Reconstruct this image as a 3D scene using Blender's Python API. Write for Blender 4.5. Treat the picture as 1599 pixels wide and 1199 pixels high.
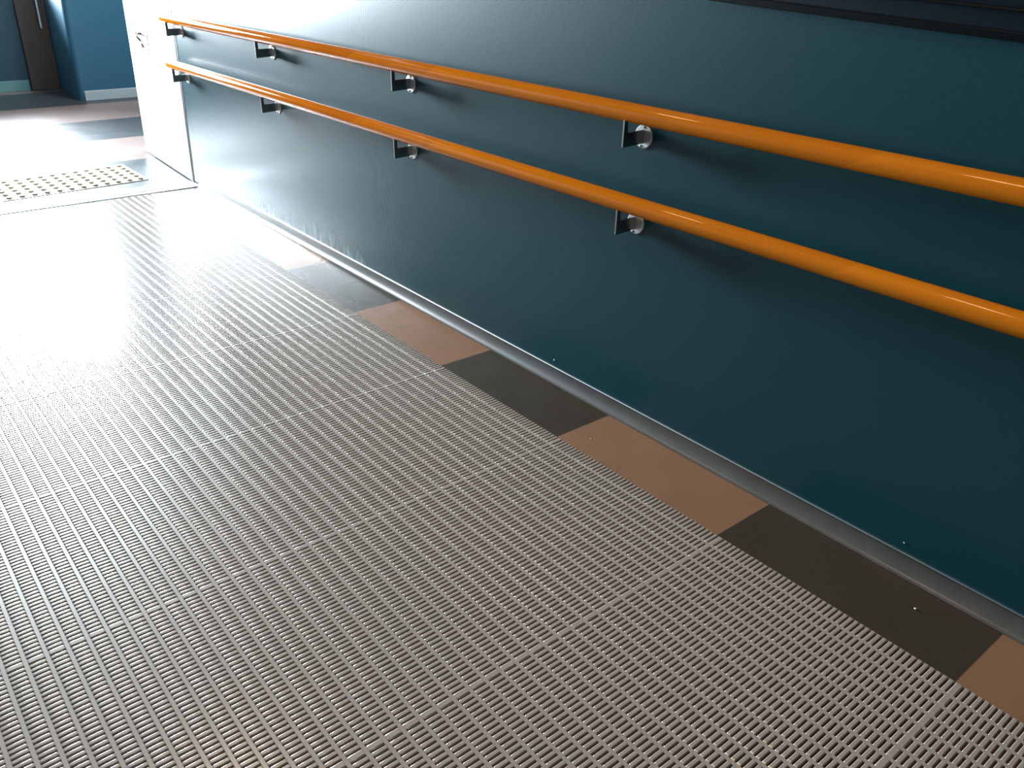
import bpy, bmesh, math, random
import numpy as np
from mathutils import Matrix, Vector
random.seed(7); np.random.seed(7)
for o in list(bpy.data.objects): bpy.data.objects.remove(o)
S = bpy.context.scene
C = S.collection
PI = math.pi
# ------------------------------------------------------------------ frames
TH = 0.045                       # slope of the ramp, falling towards the doorway
HY = 5.08                        # where ramp and landing meet
TR = Matrix.Translation((0, HY, 0)) @ Matrix.Rotation(-TH, 4, 'X') @ Matrix.Translation((0, -HY, 0))
# ------------------------------------------------------------------ camera
cam = bpy.data.cameras.new('camera'); cam.sensor_width = 36; cam.lens = 36*1313.43/1599
cam.clip_start = 0.02; cam.clip_end = 60
co = bpy.data.objects.new('camera', cam); C.objects.link(co)
Rc = [[0.77436979, 0.57079077, 0.27303722], [-0.63227511, 0.68163654, 0.3682388], [0.02407516, -0.45778764, 0.88873554]]
M = Matrix.Identity(4)
for r in range(3):
    M[r][0] = Rc[r][0]; M[r][1] = Rc[r][2]; M[r][2] = -Rc[r][1]
M[0][3], M[1][3], M[2][3] = -1.73782, 0.0, 1.287
co.matrix_world = TR @ M
S.camera = co
# ------------------------------------------------------------------ light and exposure
S.view_settings.view_transform = 'Standard'; S.view_settings.look = 'None'
S.view_settings.exposure = 0.0; S.view_settings.gamma = 1.0; S.view_settings.use_curve_mapping = False
W = bpy.data.worlds.new('world'); S.world = W; W.use_nodes = True
W.node_tree.nodes['Background'].inputs[0].default_value = (0.75, 0.88, 1.0, 1)
W.node_tree.nodes['Background'].inputs[1].default_value = 1.0

def area(name, loc, sx, sy, power, col, rot=(0, 0, 0), spread=None, shape='RECTANGLE'):
    l = bpy.data.lights.new(name, 'AREA'); l.shape = shape; l.size = sx; l.size_y = sy
    l.energy = power; l.color = col
    if spread: l.spread = spread
    o = bpy.data.objects.new(name, l); C.objects.link(o); o.location = loc; o.rotation_euler = rot
    return o
# daylight just outside the glazed entrance of the landing (x -1.78..-0.06, above a solid lower panel), shining towards the ramp
WX0, WX1, WZ0, WZ1, WY = -1.78, -0.06, 0.76, 2.10, 8.3
area('daylight', ((WX0+WX1)/2, WY+0.16, (WZ0+WZ1)/2), WX1-WX0, WZ1-WZ0, 1030, (0.80, 0.92, 1.0), (-PI/2, 0, 0), math.radians(92))
# warm ceiling lamps over the ramp
for k, (ly, e) in enumerate(((2.98, 7), (1.37, 6), (-0.25, 15))):
    o = area('ceiling_lamp', (-1.0, ly, 2.62), 0.28, 0.28, e, (1.0, 0.66, 0.34), (0, 0, 0), None, 'DISK')

area('landing_fill', (0.7, 6.5, 2.7), 0.5, 0.5, 95, (0.86, 0.94, 1.0), (0, 0, 0), None, 'DISK')  # added cool fill to brighten the landing and its blue wall, no known fitting

# ------------------------------------------------------------------ materials
def mat(name, base, rough=0.5, metal=0.0, spec=0.5, bump=None, noise=None, coat=0.0):
    m = bpy.data.materials.new(name); m.use_nodes = True
    nt = m.node_tree; b = nt.nodes['Principled BSDF']
    b.inputs['Base Color'].default_value = (*base, 1); b.inputs['Roughness'].default_value = rough
    b.inputs['Metallic'].default_value = metal; b.inputs['Specular IOR Level'].default_value = spec
    b.inputs['Coat Weight'].default_value = coat
    tc = nt.nodes.new('ShaderNodeTexCoord')
    if noise:                                   # (scale, amount, detail)
        n = nt.nodes.new('ShaderNodeTexNoise'); n.inputs['Scale'].default_value = noise[0]; n.inputs['Detail'].default_value = noise[2]
        nt.links.new(tc.outputs['Object'], n.inputs['Vector'])
        mx = nt.nodes.new('ShaderNodeMix'); mx.data_type = 'RGBA'
        mx.inputs['A'].default_value = (*[c*(1-noise[1]) for c in base], 1); mx.inputs['B'].default_value = (*[min(1, c*(1+noise[1])) for c in base], 1)
        nt.links.new(n.outputs['Fac'], mx.inputs['Factor']); nt.links.new(mx.outputs['Result'], b.inputs['Base Color'])
    if bump:                                    # (scale, strength, distance)
        n = nt.nodes.new('ShaderNodeTexNoise'); n.inputs['Scale'].default_value = bump[0]; n.inputs['Detail'].default_value = 3
        mpb = nt.nodes.new('ShaderNodeMapping'); mpb.inputs['Location'].default_value = (3.137, 1.713, 2.291); mpb.inputs['Rotation'].default_value = (0.71, 0.43, 0.57)
        nt.links.new(tc.outputs['Object'], mpb.inputs[0]); nt.links.new(mpb.outputs[0], n.inputs['Vector'])
        bu = nt.nodes.new('ShaderNodeBump'); bu.inputs['Strength'].default_value = bump[1]; bu.inputs['Distance'].default_value = bump[2]
        nt.links.new(n.outputs['Fac'], bu.inputs['Height']); nt.links.new(bu.outputs['Normal'], b.inputs['Normal'])
    return m

def nd(nt, t, **kw):
    n = nt.nodes.new(t)
    for k, v in kw.items(): setattr(n, k, v)
    return n
def mth(nt, op, a, b=None, c=None):
    n = nt.nodes.new('ShaderNodeMath'); n.operation = op
    for i, v in enumerate((a, b, c)):
        if v is None: continue
        if isinstance(v, (int, float)): n.inputs[i].default_value = v
        else: nt.links.new(v, n.inputs[i])
    return n.outputs[0]
def mixc(nt, f, a, b):
    mx = nt.nodes.new('ShaderNodeMix'); mx.data_type = 'RGBA'
    for s, v in (('Factor', f), ('A', a), ('B', b)):
        if isinstance(v, (int, float)): mx.inputs[s].default_value = v
        elif isinstance(v, tuple): mx.inputs[s].default_value = (*v, 1)
        else: nt.links.new(v, mx.inputs[s])
    return mx.outputs['Result']

def wall_paint():
    # satin petrol-blue paint with roller texture, a faint board joint, pale scuffs low down by the doorway
    m = mat('wall_paint', (0.0039, 0.0325, 0.0415), 0.27, spec=0.34, bump=(113.7, 0.14, 0.0012))
    nt = m.node_tree; b = nt.nodes['Principled BSDF']
    tc = nd(nt, 'ShaderNodeTexCoord'); sp = nd(nt, 'ShaderNodeSeparateXYZ'); nt.links.new(tc.outputs['Object'], sp.inputs[0])
    mp = nd(nt, 'ShaderNodeMapping'); mp.inputs['Scale'].default_value = (1, 45, 5); nt.links.new(tc.outputs['Object'], mp.inputs[0])
    n = nd(nt, 'ShaderNodeTexNoise'); n.inputs['Scale'].default_value = 1.0; n.inputs['Detail'].default_value = 5; nt.links.new(mp.outputs[0], n.inputs['Vector'])
    n2 = nd(nt, 'ShaderNodeTexNoise'); n2.inputs['Scale'].default_value = 5.0; nt.links.new(tc.outputs['Object'], n2.inputs['Vector'])
    low = mth(nt, 'SUBTRACT', 1.0, mth(nt, 'MULTIPLY', sp.outputs['Z'], 4.5)); low = mth(nt, 'MAXIMUM', low, 0)
    far = nd(nt, 'ShaderNodeMapRange'); far.inputs[1].default_value = 2.2; far.inputs[2].default_value = 3.4; nt.links.new(sp.outputs['Y'], far.inputs[0])
    s = mth(nt, 'MULTIPLY', mth(nt, 'MULTIPLY', low, far.outputs[0]), mth(nt, 'MULTIPLY', n.outputs['Fac'], n2.outputs['Fac']))
    r = nd(nt, 'ShaderNodeMapRange'); r.inputs[1].default_value = 0.13; r.inputs[2].default_value = 0.30; nt.links.new(s, r.inputs[0])
    col = mixc(nt, mth(nt, 'MULTIPLY', r.outputs[0], 0.4), (0.0039, 0.0325, 0.0415), (0.30, 0.36, 0.38))
    # board joint
    j = mth(nt, 'LESS_THAN', mth(nt, 'ABSOLUTE', mth(nt, 'SUBTRACT', sp.outputs['Y'], 4.03)), 0.0025)
    col = mixc(nt, mth(nt, 'MULTIPLY', j, 0.35), col, (0.002, 0.01, 0.015))
    nt.links.new(col, b.inputs['Base Color'])
    return m

def tile_floor(name='floor_tiles', r0=0.24, r1=0.32, dk=(0.028, 0.021, 0.0145), fw=(0.150, 0.078, 0.044)):
    # 0.6 m rows of speckled sheet tile, charcoal and fawn by turns, butt joints, worn satin finish
    m = mat(name, (0.1, 0.1, 0.1), 0.33, spec=0.35, bump=(260, 0.05, 0.0006))
    nt = m.node_tree; b = nt.nodes['Principled BSDF']
    tc = nd(nt, 'ShaderNodeTexCoord'); sp = nd(nt, 'ShaderNodeSeparateXYZ'); nt.links.new(tc.outputs['Object'], sp.inputs[0])
    t = mth(nt, 'DIVIDE', mth(nt, 'SUBTRACT', sp.outputs['Y'], 0.370-6.0), 0.6)
    par = mth(nt, 'GREATER_THAN', mth(nt, 'FRACT', mth(nt, 'MULTIPLY', t, 0.5)), 0.5)
    fr = mth(nt, 'FRACT', t)
    jt = mth(nt, 'LESS_THAN', mth(nt, 'ABSOLUTE', mth(nt, 'SUBTRACT', fr, 0.5)), 0.4975); jt = mth(nt, 'SUBTRACT', 1.0, jt)
    n = nd(nt, 'ShaderNodeTexNoise'); n.inputs['Scale'].default_value = 420; n.inputs['Detail'].default_value = 2; nt.links.new(tc.outputs['Object'], n.inputs['Vector'])
    n2 = nd(nt, 'ShaderNodeTexNoise'); n2.inputs['Scale'].default_value = 7; n2.inputs['Detail'].default_value = 2; mf = nd(nt, 'ShaderNodeMapping'); mf.inputs['Location'].default_value = (1.3, 2.7, 0.37); mf.inputs['Rotation'].default_value = (0.6, 0.5, 0.4); nt.links.new(tc.outputs['Object'], mf.inputs[0]); nt.links.new(mf.outputs[0], n2.inputs['Vector'])
    sp1 = nd(nt, 'ShaderNodeMapRange'); sp1.inputs[1].default_value = 0.60; sp1.inputs[2].default_value = 0.72; nt.links.new(n.outputs['Fac'], sp1.inputs[0])
    dark = mixc(nt, mth(nt, 'MULTIPLY', sp1.outputs[0], 0.55), dk, (0.09, 0.08, 0.065))
    fawn = mixc(nt, mth(nt, 'MULTIPLY', sp1.outputs[0], 0.25), fw, (0.22, 0.14, 0.095))
    col = mixc(nt, par, dark, fawn)
    w = nd(nt, 'ShaderNodeMapRange'); w.inputs[1].default_value = 0.3; w.inputs[2].default_value = 0.7; w.inputs[3].default_value = 0.95; w.inputs[4].default_value = 1.05; nt.links.new(n2.outputs['Fac'], w.inputs[0])
    hsv = nd(nt, 'ShaderNodeHueSaturation'); nt.links.new(col, hsv.inputs['Color']); nt.links.new(w.outputs[0], hsv.inputs['Value'])
    col = mixc(nt, mth(nt, 'MULTIPLY', jt, 0.6), hsv.outputs[0], (0.02, 0.018, 0.016))
    nt.links.new(col, b.inputs['Base Color'])
    rr = nd(nt, 'ShaderNodeMapRange'); rr.inputs[3].default_value = r0; rr.inputs[4].default_value = r1; nt.links.new(n2.outputs['Fac'], rr.inputs[0]); nt.links.new(rr.outputs[0], b.inputs['Roughness'])
    return m

def wood():
    # varnished handrail timber in finger-jointed lengths of slightly different colour
    m = mat('varnished_timber', (0.5, 0.2, 0.05), 0.16, coat=0.45)
    nt = m.node_tree; b = nt.nodes['Principled BSDF']; b.inputs['Coat Roughness'].default_value = 0.05
    b.inputs['Roughness'].default_value = 0.55; b.inputs['Specular IOR Level'].default_value = 0.0
    tc = nd(nt, 'ShaderNodeTexCoord'); sp = nd(nt, 'ShaderNodeSeparateXYZ'); nt.links.new(tc.outputs['Object'], sp.inputs[0])
    cell = mth(nt, 'FLOOR', mth(nt, 'DIVIDE', mth(nt, 'SUBTRACT', mth(nt, 'ADD', sp.outputs['Y'], mth(nt, 'MULTIPLY', sp.outputs['Z'], 1.7)), 0.967+0.92*1.7), 0.52))
    wn = nd(nt, 'ShaderNodeTexWhiteNoise', noise_dimensions='1D'); nt.links.new(cell, wn.inputs['W'])
    mp = nd(nt, 'ShaderNodeMapping'); mp.inputs['Scale'].default_value = (90, 4.0, 90); nt.links.new(tc.outputs['Object'], mp.inputs[0])
    n = nd(nt, 'ShaderNodeTexNoise'); n.inputs['Scale'].default_value = 1.0; n.inputs['Detail'].default_value = 5; nt.links.new(mp.outputs[0], n.inputs['Vector'])
    c1 = mixc(nt, wn.outputs['Value'], (0.33, 0.082, 0.003), (0.50, 0.150, 0.005))
    c2 = mixc(nt, wn.outputs['Value'], (0.20, 0.046, 0.002), (0.36, 0.098, 0.004))
    nt.links.new(mixc(nt, n.outputs['Fac'], c1, c2), b.inputs['Base Color'])
    return m

M_wall = wall_paint(); M_floor = tile_floor(); M_land_hazed = tile_floor('landing_tiles_hazed', 0.28, 0.40, (0.040, 0.044, 0.048), (0.185, 0.135, 0.120)); M_wood = wood()  # landing copy of the floor tiles, haze put into its greyer colours
M_mat = mat('grey_vinyl', (0.210, 0.178, 0.154), 0.24, spec=0.9, noise=(35, 0.10, 3), bump=(700, 0.04, 0.0002))
M_cove = mat('cove_vinyl', (0.055, 0.052, 0.048), 0.30, noise=(14, 0.25, 4))
M_strip = mat('cove_strip', (0.62, 0.62, 0.60), 0.28, metal=1.0)
M_steel = mat('brushed_steel', (0.34, 0.31, 0.30), 0.27, metal=1.0)
M_plate = mat('wall_plate_steel', (0.66, 0.65, 0.63), 0.32, metal=0.7)
M_screw = mat('screw_steel', (0.20, 0.20, 0.20), 0.35, metal=1.0)
M_white = mat('white_door_paint', (0.82, 0.83, 0.82), 0.35)
M_alu = mat('threshold_aluminium', (0.60, 0.60, 0.61), 0.30, metal=0.9)
M_dark = mat('joint_black', (0.02, 0.02, 0.022), 0.6)
M_cream = mat('cream_tactile', (0.40, 0.36, 0.27), 0.5, spec=0.2, noise=(30, 0.06, 2))
M_blue = mat('landing_blue_paint', (0.028, 0.105, 0.16), 0.45, bump=(120, 0.2, 0.001))
M_navy = mat('panel_navy', (0.004, 0.008, 0.014), 0.35, spec=0.12)
M_navyf = mat('panel_frame_black', (0.002, 0.003, 0.004), 0.25, spec=0.15)
M_teal = mat('landing_dark_teal', (0.018, 0.058, 0.080), 0.5)
M_brown = mat('brown_door', (0.070, 0.040, 0.026), 0.45, noise=(12, 0.2, 3))
M_grey = mat('pale_grey_skirting', (0.42, 0.44, 0.44), 0.4, noise=(10, 0.08, 3))
M_green = mat('sage_skirting', (0.13, 0.26, 0.25), 0.45)
M_ceil = mat('ceiling_paint', (0.10, 0.105, 0.11), 0.8)
M_farw = mat('dim_wall_paint', (0.022, 0.065, 0.085), 0.6)
M_crumb = mat('plaster_crumb', (0.75, 0.73, 0.68), 0.6)
M_glass = bpy.data.materials.new('window_glass'); M_glass.use_nodes = True
nt = M_glass.node_tree; nt.nodes.clear()
o_ = nd(nt, 'ShaderNodeOutputMaterial'); g1 = nd(nt, 'ShaderNodeBsdfGlossy'); g1.inputs['Roughness'].default_value = 0.02
t1 = nd(nt, 'ShaderNodeBsdfTransparent'); mx1 = nd(nt, 'ShaderNodeMixShader'); mx1.inputs[0].default_value = 0.06
nt.links.new(t1.outputs[0], mx1.inputs[1]); nt.links.new(g1.outputs[0], mx1.inputs[2]); nt.links.new(mx1.outputs[0], o_.inputs[0])

# ------------------------------------------------------------------ mesh helpers
def link(name, me, m=None, parent=None, ramp=True, smooth=False):
    o = bpy.data.objects.new(name, me); C.objects.link(o)
    if m is not None: me.materials.append(m)
    if smooth:
        me.polygons.foreach_set('use_smooth', [True]*len(me.polygons))
    if parent is not None: o.parent = parent
    elif ramp: o.matrix_world = TR
    return o
def obj(name, bm, m, parent=None, ramp=True, smooth=False):
    bmesh.ops.recalc_face_normals(bm, faces=bm.faces[:])
    me = bpy.data.meshes.new(name); bm.to_mesh(me); bm.free()
    return link(name, me, m, parent, ramp, smooth)
def tag(o, label, cat, group=None):
    o['label'] = label; o['category'] = cat
    if group: o['group'] = group
    return o
def struct(name, bm, m, ramp=True, smooth=False):
    o = obj(name, bm, m, None, ramp, smooth); o['kind'] = 'structure'; return o
def box(bm, x0, x1, y0, y1, z0, z1, bev=0.0):
    t = bmesh.new()
    bmesh.ops.create_cube(t, size=1.0)
    for v in t.verts:
        v.co = Vector(((x0+x1)/2+v.co.x*(x1-x0), (y0+y1)/2+v.co.y*(y1-y0), (z0+z1)/2+v.co.z*(z1-z0)))
    if bev: bmesh.ops.bevel(t, geom=t.edges[:], offset=bev, segments=2, affect='EDGES', profile=0.5)
    me = bpy.data.meshes.new('t'); t.to_mesh(me); t.free(); bm.from_mesh(me); bpy.data.meshes.remove(me)
    return bm
def prism(bm, pts, axis, a, b):
    """polygon pts (u,v) extruded along axis ('x': pts are (y,z); 'y': pts are (x,z); 'z': (x,y))"""
    def P(u, v, w): return {'x': (w, u, v), 'y': (u, w, v), 'z': (u, v, w)}[axis]
    A = [bm.verts.new(P(u, v, a)) for u, v in pts]; B = [bm.verts.new(P(u, v, b)) for u, v in pts]
    n = len(pts)
    for i in range(n): bm.faces.new((A[i], A[(i+1) % n], B[(i+1) % n], B[i]))
    bm.faces.new(A[::-1]); bm.faces.new(B)
    return bm
def loft(bm, rings, cap=True):
    R = [[bm.verts.new(p) for p in r] for r in rings]; n = len(rings[0])
    for a, b in zip(R, R[1:]):
        for i in range(n): bm.faces.new((a[i], a[(i+1) % n], b[(i+1) % n], b[i]))
    if cap: bm.faces.new(R[0][::-1]); bm.faces.new(R[-1])
    return bm
def empty(name, loc, ramp=True):
    o = bpy.data.objects.new(name, None); C.objects.link(o); o.empty_display_size = 0.05
    o.matrix_world = (TR if ramp else Matrix.Identity(4)) @ Matrix.Translation(loc)
    return o

# ------------------------------------------------------------------ the room
YB = -2.2; XL = -2.72; ZC = 2.7
b = bmesh.new(); box(b, XL, 0.14, YB, HY, -0.12, 0.0); struct('floor', b, M_floor)
b = bmesh.new(); box(b, XL, 2.0, HY+0.003, 8.6, -0.12, 0.0)
fl = struct('floor', b, M_land_hazed, ramp=False)
b = bmesh.new(); box(b, 0.0, 0.14, YB, HY+0.04, -0.1, ZC+0.3); struct('wall_right', b, M_wall)
b = bmesh.new(); box(b, XL-0.14, XL, YB-0.3, 8.6, -0.3, ZC+0.4); struct('wall_left', b, M_farw, ramp=False)
b = bmesh.new(); box(b, XL-0.14, 0.14, YB-0.14, YB, -0.1, ZC+0.3); struct('wall_back', b, M_farw)
b = bmesh.new(); box(b, XL-0.2, 2.0, YB-0.3, 8.7, ZC+0.3, ZC+0.4); struct('ceiling', b, M_ceil, ramp=False)
# landing: blue front wall, its return, dark wall behind, glazed entrance wall
b = bmesh.new(); ring = []
r_ = 0.05; X0, Y0 = 0.07, 7.70
pts = [(X0+r_-r_*math.sin(a), Y0+r_-r_*math.cos(a)) for a in [k*PI/16 for k in range(9)]]
pts = [(2.0, Y0)] + pts + [(X0, 8.34), (2.0, 8.34)]
prism(b, pts, 'z', -0.02, ZC+0.35)
wf = struct('wall_front', b, M_blue, ramp=False)
b = bmesh.new(); box(b, XL, 0.075, 8.30, 8.42, -0.02, WZ0-0.05); box(b, XL, WX0-0.04, 8.30, 8.42, WZ0-0.05, ZC+0.35)
box(b, WX1+0.04, 0.075, 8.30, 8.42, WZ0-0.05, ZC+0.35); box(b, WX0-0.04, WX1+0.04, 8.30, 8.42, WZ1+0.05, ZC+0.35)
struct('wall_entrance', b, M_teal, ramp=False)
b = bmesh.new(); box(b, 0.14, 2.0, HY, HY+0.1, -0.1, ZC+0.35); struct('wall_far', b, M_farw, ramp=False)
b = bmesh.new(); box(b, 2.0, 2.1, HY, 8.5, -0.1, ZC+0.35); struct('wall_landing', b, M_farw, ramp=False)
# lintel over the doorway at the foot of the ramp and its left jamb wall
b = bmesh.new(); box(b, XL, 0.14, HY+0.0, HY+0.12, 2.45, ZC+0.35); struct('wall_lintel', b, M_farw, ramp=False)
# skirtings
b = bmesh.new(); box(b, X0+0.04, 2.0, Y0-0.012, Y0, 0.0, 0.078, 0.003); struct('baseboard_front', b, M_grey, ramp=False)
b = bmesh.new(); box(b, XL, -0.16, 8.286, 8.30, 0.0, 0.085, 0.003); struct('baseboard_far', b, M_green, ramp=False)

# glazed entrance
def frame_ring(bm, x0, x1, z0, z1, y0, y1, w):
    box(bm, x0, x0+w, y0, y1, z0, z1); box(bm, x1-w, x1, y0, y1, z0, z1)
    box(bm, x0+w, x1-w, y0, y1, z0, z0+w); box(bm, x0+w, x1-w, y0, y1, z1-w, z1)
b = bmesh.new(); frame_ring(b, WX0-0.04, WX1+0.04, WZ0-0.05, WZ1+0.05, 8.31, 8.40, 0.05)
w1 = struct('window_1', b, M_alu, ramp=False)
b = bmesh.new(); box(b, WX0, WX1, 8.352, 8.358, WZ0, WZ1)
g = obj('window_glass', b, M_glass, w1); g.visible_shadow = True
b = bmesh.new(); box(b, (WX0+WX1)/2-0.03, (WX0+WX1)/2+0.03, 8.33, 8.38, WZ0, WZ1); obj('mullion', b, M_alu, w1)

# brown door beside the return, with a bright pull handle
b = bmesh.new(); box(b, -0.15, 0.068, 8.262, 8.30, 0.004, WZ0-0.06, 0.003)
d2 = struct('door_2', b, M_brown, ramp=False)
b = bmesh.new()
for zz in (0.52, 0.70): box(b, -0.005, 0.007, 8.215, 8.264, zz-0.006, zz+0.006)
box(b, -0.007, 0.009, 8.205, 8.219, 0.49, 0.73, 0.004)
hd = obj('door_handle', b, M_strip, d2); hd['label'] = 'bright pull handle'

# white door leaf folded back in line with the handrail wall, at the foot of the ramp
DX = -0.004
b = bmesh.new(); box(b, DX, DX+0.044, HY+0.03, 5.925, 0.008, 2.2, 0.003)
d1 = struct('door_1', b, M_white, ramp=False)
b = bmesh.new(); box(b, -0.002, 0.006, HY+0.006, HY+0.012, 0.0, 2.22); box(b, -0.002, 0.010, HY+0.022, HY+0.027, 0.0, 2.22)
jm = obj('door_seal', b, M_dark, d1)
b = bmesh.new()
for zz in (1.1, 2.0):
    loft(b, [[(DX-0.004+0.006*math.cos(q), HY+0.018+0.006*math.sin(q), z) for q in [2*PI*j/12 for j in range(12)]] for z in (zz, zz+0.10)])
obj('hinge', b, M_white, d1, smooth=True)
b = bmesh.new(); box(b, DX-0.003, DX, 5.56, 5.70, 0.66, 0.80, 0.001); obj('handle_plate', b, M_plate, d1)
b = bmesh.new()
loft(b, [[(xx, 5.665+0.009*math.cos(q), 0.765+0.009*math.sin(q)) for q in [2*PI*j/12 for j in range(12)]] for xx in (DX-0.002, DX-0.05)])
loft(b, [[(DX-0.045+0.008*math.cos(q), yy, zz+0.009*math.sin(q)) for q in [2*PI*j/12 for j in range(12)]] for yy, zz in ((5.675, 0.767), (5.62, 0.760), (5.54, 0.742))])
obj('lever_handle', b, M_steel, d1, smooth=True)
b = bmesh.new(); loft(b, [[(xx, 5.665+0.012*math.cos(q), 0.70+0.014*math.sin(q)) for q in [2*PI*j/16 for j in range(16)]] for xx in (DX-0.002, DX-0.012)]); obj('lock_cylinder', b, M_steel, d1)
b = bmesh.new(); box(b, 0.06, 0.2, HY+0.04, 6.0, -0.05, ZC+0.35); struct('wall_landing_right', b, M_farw, ramp=False)

# threshold strips at the foot of the ramp
def rotated(bm, ang, px, py):
    bmesh.ops.rotate(bm, verts=bm.verts[:], cent=(px, py, 0), matrix=Matrix.Rotation(ang, 3, 'Z')); return bm
b = bmesh.new(); prism(b, [(4.985, 0.0), (4.992, 0.006), (5.02, 0.010), (5.085, 0.012), (5.118, 0.008), (5.126, 0.0)], 'x', XL+0.35, -0.012)
struct('trim_1', b, M_alu)
b = bmesh.new(); box(b, XL+0.35, -0.2, 5.022, 5.034, 0.0098, 0.0118); box(b, XL+0.35, -0.2, 5.098, 5.108, 0.0098, 0.0125)
struct('trim_2', b, M_dark)

# coved skirting and the metal capping strip along the handrail wall
b = bmesh.new(); n = 10; cw = 0.026; hc = 0.047
prof = [(0.0, 0.0005)] + [(-cw, 0.0005)] + [(-cw*(1-math.sin(a))-0.0025*math.sin(a), hc*(1-math.cos(a))+0.001) for a in [k/n*PI/2 for k in range(n+1)]] + [(0.0, hc+0.001)]
prism(b, prof, 'y', YB, HY-0.075); cv = struct('baseboard_right', b, M_cove)
b = bmesh.new(); prism(b, [(0.0, hc+0.0005), (-0.0045, hc+0.0005), (-0.0050, hc+0.002), (-0.0036, hc+0.0042), (0.0, hc+0.0046)], 'y', YB, HY-0.075)
struct('trim_3', b, M_strip)

# dark framed panel high on the wall, level while the ramp falls
b = bmesh.new(); PZ = 1.362
def ramp_z(y): return (HY-y)*math.sin(TH)
pz = 1.187+ramp_z(0.96)
pe = empty('wall_panel', (0, 0.4, pz), ramp=False)
tag(pe, 'dark navy framed panel fixed high on the teal wall above both handrails', 'panel')
b = bmesh.new(); box(b, -0.012, -0.0005, -0.9, 1.02, 0.0, 0.70); 
obj('board', b, M_navy, pe)
b = bmesh.new()
box(b, -0.020, -0.0005, -0.92, 1.04, -0.012, 0.004, 0.002); box(b, -0.020, -0.0005, -0.92, 1.04, 0.70, 0.716, 0.002)
box(b, -0.020, -0.0005, 1.02, 1.04, 0.004, 0.70, 0.002); box(b, -0.020, -0.0005, -0.92, -0.90, 0.004, 0.70, 0.002)
obj('frame', b, M_navyf, pe)
b = bmesh.new(); box(b, -0.030, -0.012, -0.86, 0.98, 0.036, 0.042, 0.002)
obj('ledge', b, M_navyf, pe)

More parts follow.
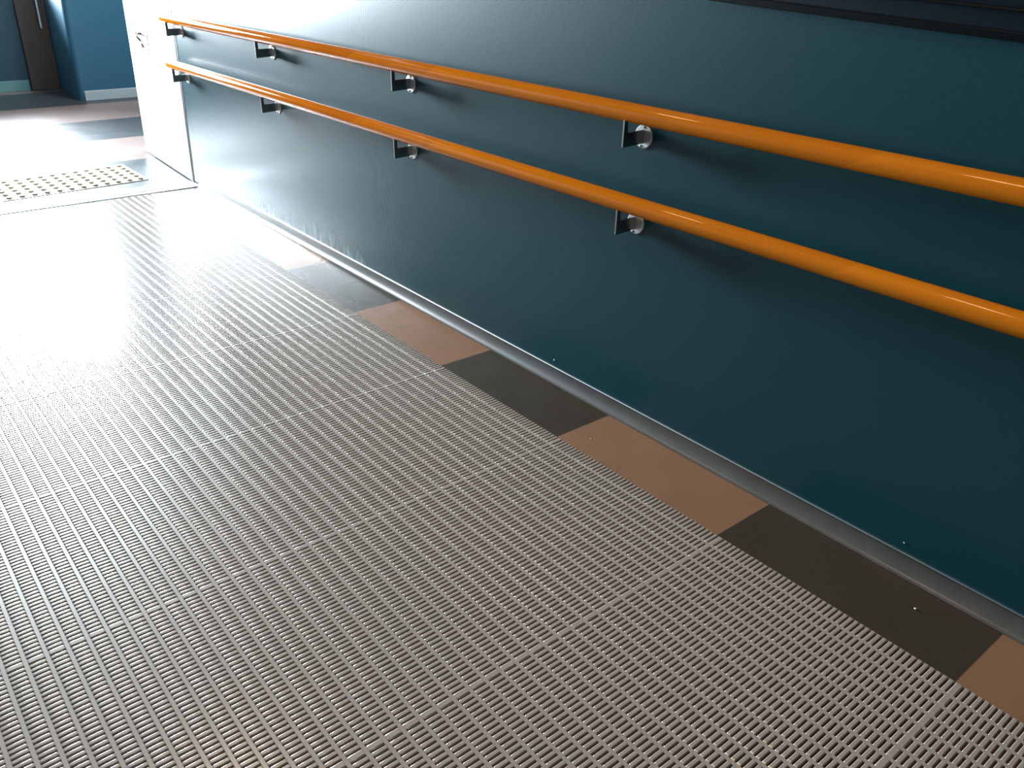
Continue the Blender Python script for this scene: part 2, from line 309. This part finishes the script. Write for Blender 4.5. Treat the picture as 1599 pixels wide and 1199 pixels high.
# ------------------------------------------------------------------ floor mat (one moulded vinyl duckboard)
def build_mat():
    P, CW = 0.0385, 0.0095
    x_first = -0.298; ncol = 57            # bands at -0.298 - k*P
    y0, y1 = -0.25, 4.945
    V = []; F = []
    def addbox(x0, x1, ya, yb, z0, z1, ch=0.0012):
        i = len(V)
        V.extend([(x0, ya, z0), (x1, ya, z0), (x1, yb, z0), (x0, yb, z0), (x0, ya, z1-ch), (x1, ya, z1-ch), (x1, yb, z1-ch), (x0, yb, z1-ch),
                  (x0+ch, ya+ch, z1), (x1-ch, ya+ch, z1), (x1-ch, yb-ch, z1), (x0+ch, yb-ch, z1)])
        F.extend([(i+a, i+b_, i+c, i+d) for a, b_, c, d in ((0, 1, 5, 4), (1, 2, 6, 5), (2, 3, 7, 6), (3, 0, 4, 7), (4, 5, 9, 8), (5, 6, 10, 9), (6, 7, 11, 10), (7, 4, 8, 11), (8, 9, 10, 11), (3, 2, 1, 0))])
    xb = [x_first - k*P for k in range(-1, ncol)]
    for k, x in enumerate(xb):
        w = CW/2
        if k == 0: addbox(x+0.004, x+0.0105, y0, y1, 0.0006, 0.0060)
        else: addbox(x-w, x+w, y0, y1, 0.0006, 0.0090)
    nb = len(F)
    # rungs: rounded bars from band to band
    ys = []
    base = 0.950 - 0.5925*2
    k = 0
    while base + 0.5925*k < y1+0.6:
        g = base + 0.5925*k
        ys.append((g, 0.0078)); ys += [(g+0.0153+0.01305*j, 0.0047) for j in range(44)]; k += 1
    ys = [q for q in ys if y0+0.006 < q[0] < y1-0.004]
    prof = [(1, 0), (0.98, 0.6), (0.92, 0.84), (0.80, 0.95), (0.60, 0.985), (-0.60, 0.985), (-0.80, 0.95), (-0.92, 0.84), (-0.98, 0.6), (-1, 0)]; na = 10
    st = [(0.0, 0.35), (0.0016, 0.86), (0.004, 1.0)]
    vv = []; ff = []
    X = []
    for k in range(len(xb)-1):
        xr = xb[k] - CW/2 + 0.0022; xl = xb[k+1] + CW/2 - 0.0022
        if k == 0: xr = xb[0]+0.0085
        X.append((xl, xr))
    base_i = len(V)
    tmplF = []
    ns = 6
    for s in range(ns-1):
        for a in range(na-1):
            i = s*na+a; tmplF.append((i, i+1, i+na+1, i+na))
    zb, zt = 0.0030, 0.0100
    verts = []
    for (yc, hw) in ys:
        for (xl, xr) in X:
            jit = 0.00015*random.uniform(-1, 1)
            for (dx, sc) in [(xl+st[0][0], st[0][1]), (xl+st[1][0], st[1][1]), (xl+st[2][0], 1.0), (xr-st[2][0], 1.0), (xr-st[1][0], st[1][1]), (xr-st[0][0], st[0][1])]:
                for (c, s_) in prof:
                    verts.append((dx, yc+jit+hw*c*(0.75+0.25*sc), zb+(zt-zb)*s_*sc))
    nr = len(ys)*len(X)
    va = np.array(verts, dtype=np.float32)
    fa = np.array(tmplF, dtype=np.int32)
    allF = (fa[None]+(np.arange(nr, dtype=np.int32)*ns*na)[:, None, None]+base_i).reshape(-1, 4)
    Vn = np.concatenate([np.array(V, dtype=np.float32), va]); Fn = np.concatenate([np.array(F, dtype=np.int32), allF])
    me = bpy.data.meshes.new('floor_mat')
    me.vertices.add(len(Vn)); me.vertices.foreach_set('co', Vn.ravel())
    me.loops.add(len(Fn)*4); me.loops.foreach_set('vertex_index', Fn.ravel())
    me.polygons.add(len(Fn)); me.polygons.foreach_set('loop_start', np.arange(len(Fn), dtype=np.int32)*4)
    sm = np.zeros(len(Fn), dtype=bool); sm[nb:] = True
    st_ = sm[nb:].reshape(-1, (ns-1)*(na-1)); st_[:, [q for q in range((ns-1)*(na-1)) if q % (na-1) == 4]] = False; sm[nb:] = st_.ravel()
    me.polygons.foreach_set('use_smooth', sm)
    me.update(calc_edges=True); me.validate()
    o = link('floor_mat', me, M_mat)
    return o
fm = build_mat()
tag(fm, 'long grey slotted vinyl floor mat covering the ramp down to the doorway', 'mat')

# tactile plate beyond the threshold
te = empty('tactile_plate', (-0.215, 5.275, 0.0), ramp=False)
te.matrix_world = Matrix.Translation((-0.205, 5.285, 0.0)) @ Matrix.Rotation(math.radians(4.0), 4, 'Z')
tag(te, 'cream tactile warning plate with rows of raised studs beyond the threshold', 'plate')
b = bmesh.new(); box(b, -0.80, 0.0, 0.0, 0.392, 0.0, 0.004, 0.0012); obj('plate', b, M_cream, te)
def stud_mesh():
    bm = bmesh.new(); rr = [(0.0150, 0.0), (0.0148, 0.006), (0.0138, 0.0085), (0.011, 0.0095), (0.0, 0.0096)]
    loft(bm, [[(r*math.cos(2*PI*j/20), r*math.sin(2*PI*j/20), z) for j in range(20)] for r, z in rr]); return bm
s0 = None
for i in range(12):
    for j in range(6):
        if s0 is None:
            s0 = obj('stud', stud_mesh(), M_cream, te, smooth=True); s = s0
        else:
            s = s0.copy(); C.objects.link(s); s.parent = te
        s.location = (-0.036-0.0655*i, 0.033+0.0653*j, 0.0038)

# ------------------------------------------------------------------ handrails
SX = -0.0652; RR = 0.0247
def screw_mesh():
    bm = bmesh.new()
    rings = [[(x, r*math.cos(2*PI*j/14), r*math.sin(2*PI*j/14)) for j in range(14)] for x, r in ((0.0, 0.0046), (-0.0012, 0.0046), (-0.0022, 0.0034), (-0.0022, 0.0020), (-0.0012, 0.0018))]
    return loft(bm, rings)
def rail(h, label):
    r = empty('handrail', (0, 2.0, h))
    tag(r, label, 'handrail', 'timber handrails')
    bm = bmesh.new(); n = 32; rings = []
    ya, yb = -1.9-2.0, 5.03-2.0
    st = [(ya, 0.6), (ya+0.006, 0.93), (ya+0.014, 1.0)] + [(ya+0.014+(yb-ya-0.028)*k/24, 1.0) for k in range(1, 24)] + [(yb-0.014, 1.0), (yb-0.006, 0.93), (yb, 0.6)]
    for y, s in st:
        rings.append([(SX+RR*s*math.cos(2*PI*j/n), y, RR*s*math.sin(2*PI*j/n)) for j in range(n)])
    loft(bm, rings)
    obj('rail', bm, M_wood, r, smooth=True)
    for k in range(-1, 4):
        y = 1.553+1.1319*k-2.0
        # flat steel L: arm out from the wall, upright at its end, thin saddle below the timber
        bm = bmesh.new(); t = 0.003
        L = [(-0.003, -0.085), (-0.0805, -0.089), (-0.0825, -0.087), (-0.0825, -0.0150), (-0.0690, -0.0215), (-0.0690, -0.053), (-0.003, -0.050)]
        prism(bm, L, 'y', -t, t)
        bmesh.ops.bevel(bm, geom=bm.edges[:], offset=0.0007, segments=1, affect='EDGES')
        br = obj('bracket', bm, M_steel, r); br.location = (0, y, 0)
        if k == -1: pass
        bm = bmesh.new(); nn = 32
        loft(bm, [[(x, q*math.cos(2*PI*j/nn), -0.068+q*math.sin(2*PI*j/nn)) for j in range(nn)] for x, q in ((-0.0002, 0.031), (-0.0034, 0.031), (-0.0046, 0.0300), (-0.0048, 0.0285))])
        p = obj('wall_plate', bm, M_plate, br)
        for sy, sz in ((0.004, -0.0935), (-0.004, -0.0425)):
            sc = obj('screw', screw_mesh(), M_screw, br); sc.location = (-0.0046, sy, sz)
    return r
rail(0.922, 'upper round varnished timber handrail on steel brackets along the teal wall')
rail(0.686, 'lower round varnished timber handrail on steel brackets, nearer the floor')

# ------------------------------------------------------------------ crumbs and chips
def crumb(loc, r, label, ramp=True):
    bm = bmesh.new(); bmesh.ops.create_icosphere(bm, subdivisions=2, radius=r)
    for v in bm.verts: v.co *= random.uniform(0.7, 1.15); v.co.z *= 0.7
    zmin = min(v.co.z for v in bm.verts)
    for v in bm.verts: v.co.z -= zmin
    o = obj('plaster_crumb', bm, M_crumb, None, ramp)
    o.matrix_world = TR @ Matrix.Translation(loc)
    tag(o, label, 'crumb')
    return o

crumb((-0.002, 1.857, 0.0722), 0.0032, 'white plaster crumb stuck to the teal wall above the skirting beside the middle dark tile')
crumb((-0.0015, 0.626, 0.0734), 0.0022, 'tiny pale paint chip low on the teal wall near the dark floor tile at right')
crumb((-0.1032, 0.527, 0.0), 0.0026, 'white crumb lying on the nearest dark floor tile beside the mat')
crumb((-0.1712, 1.4986, 0.0), 0.0016, 'tiny pale crumb lying on the fawn floor tile beside the mat')
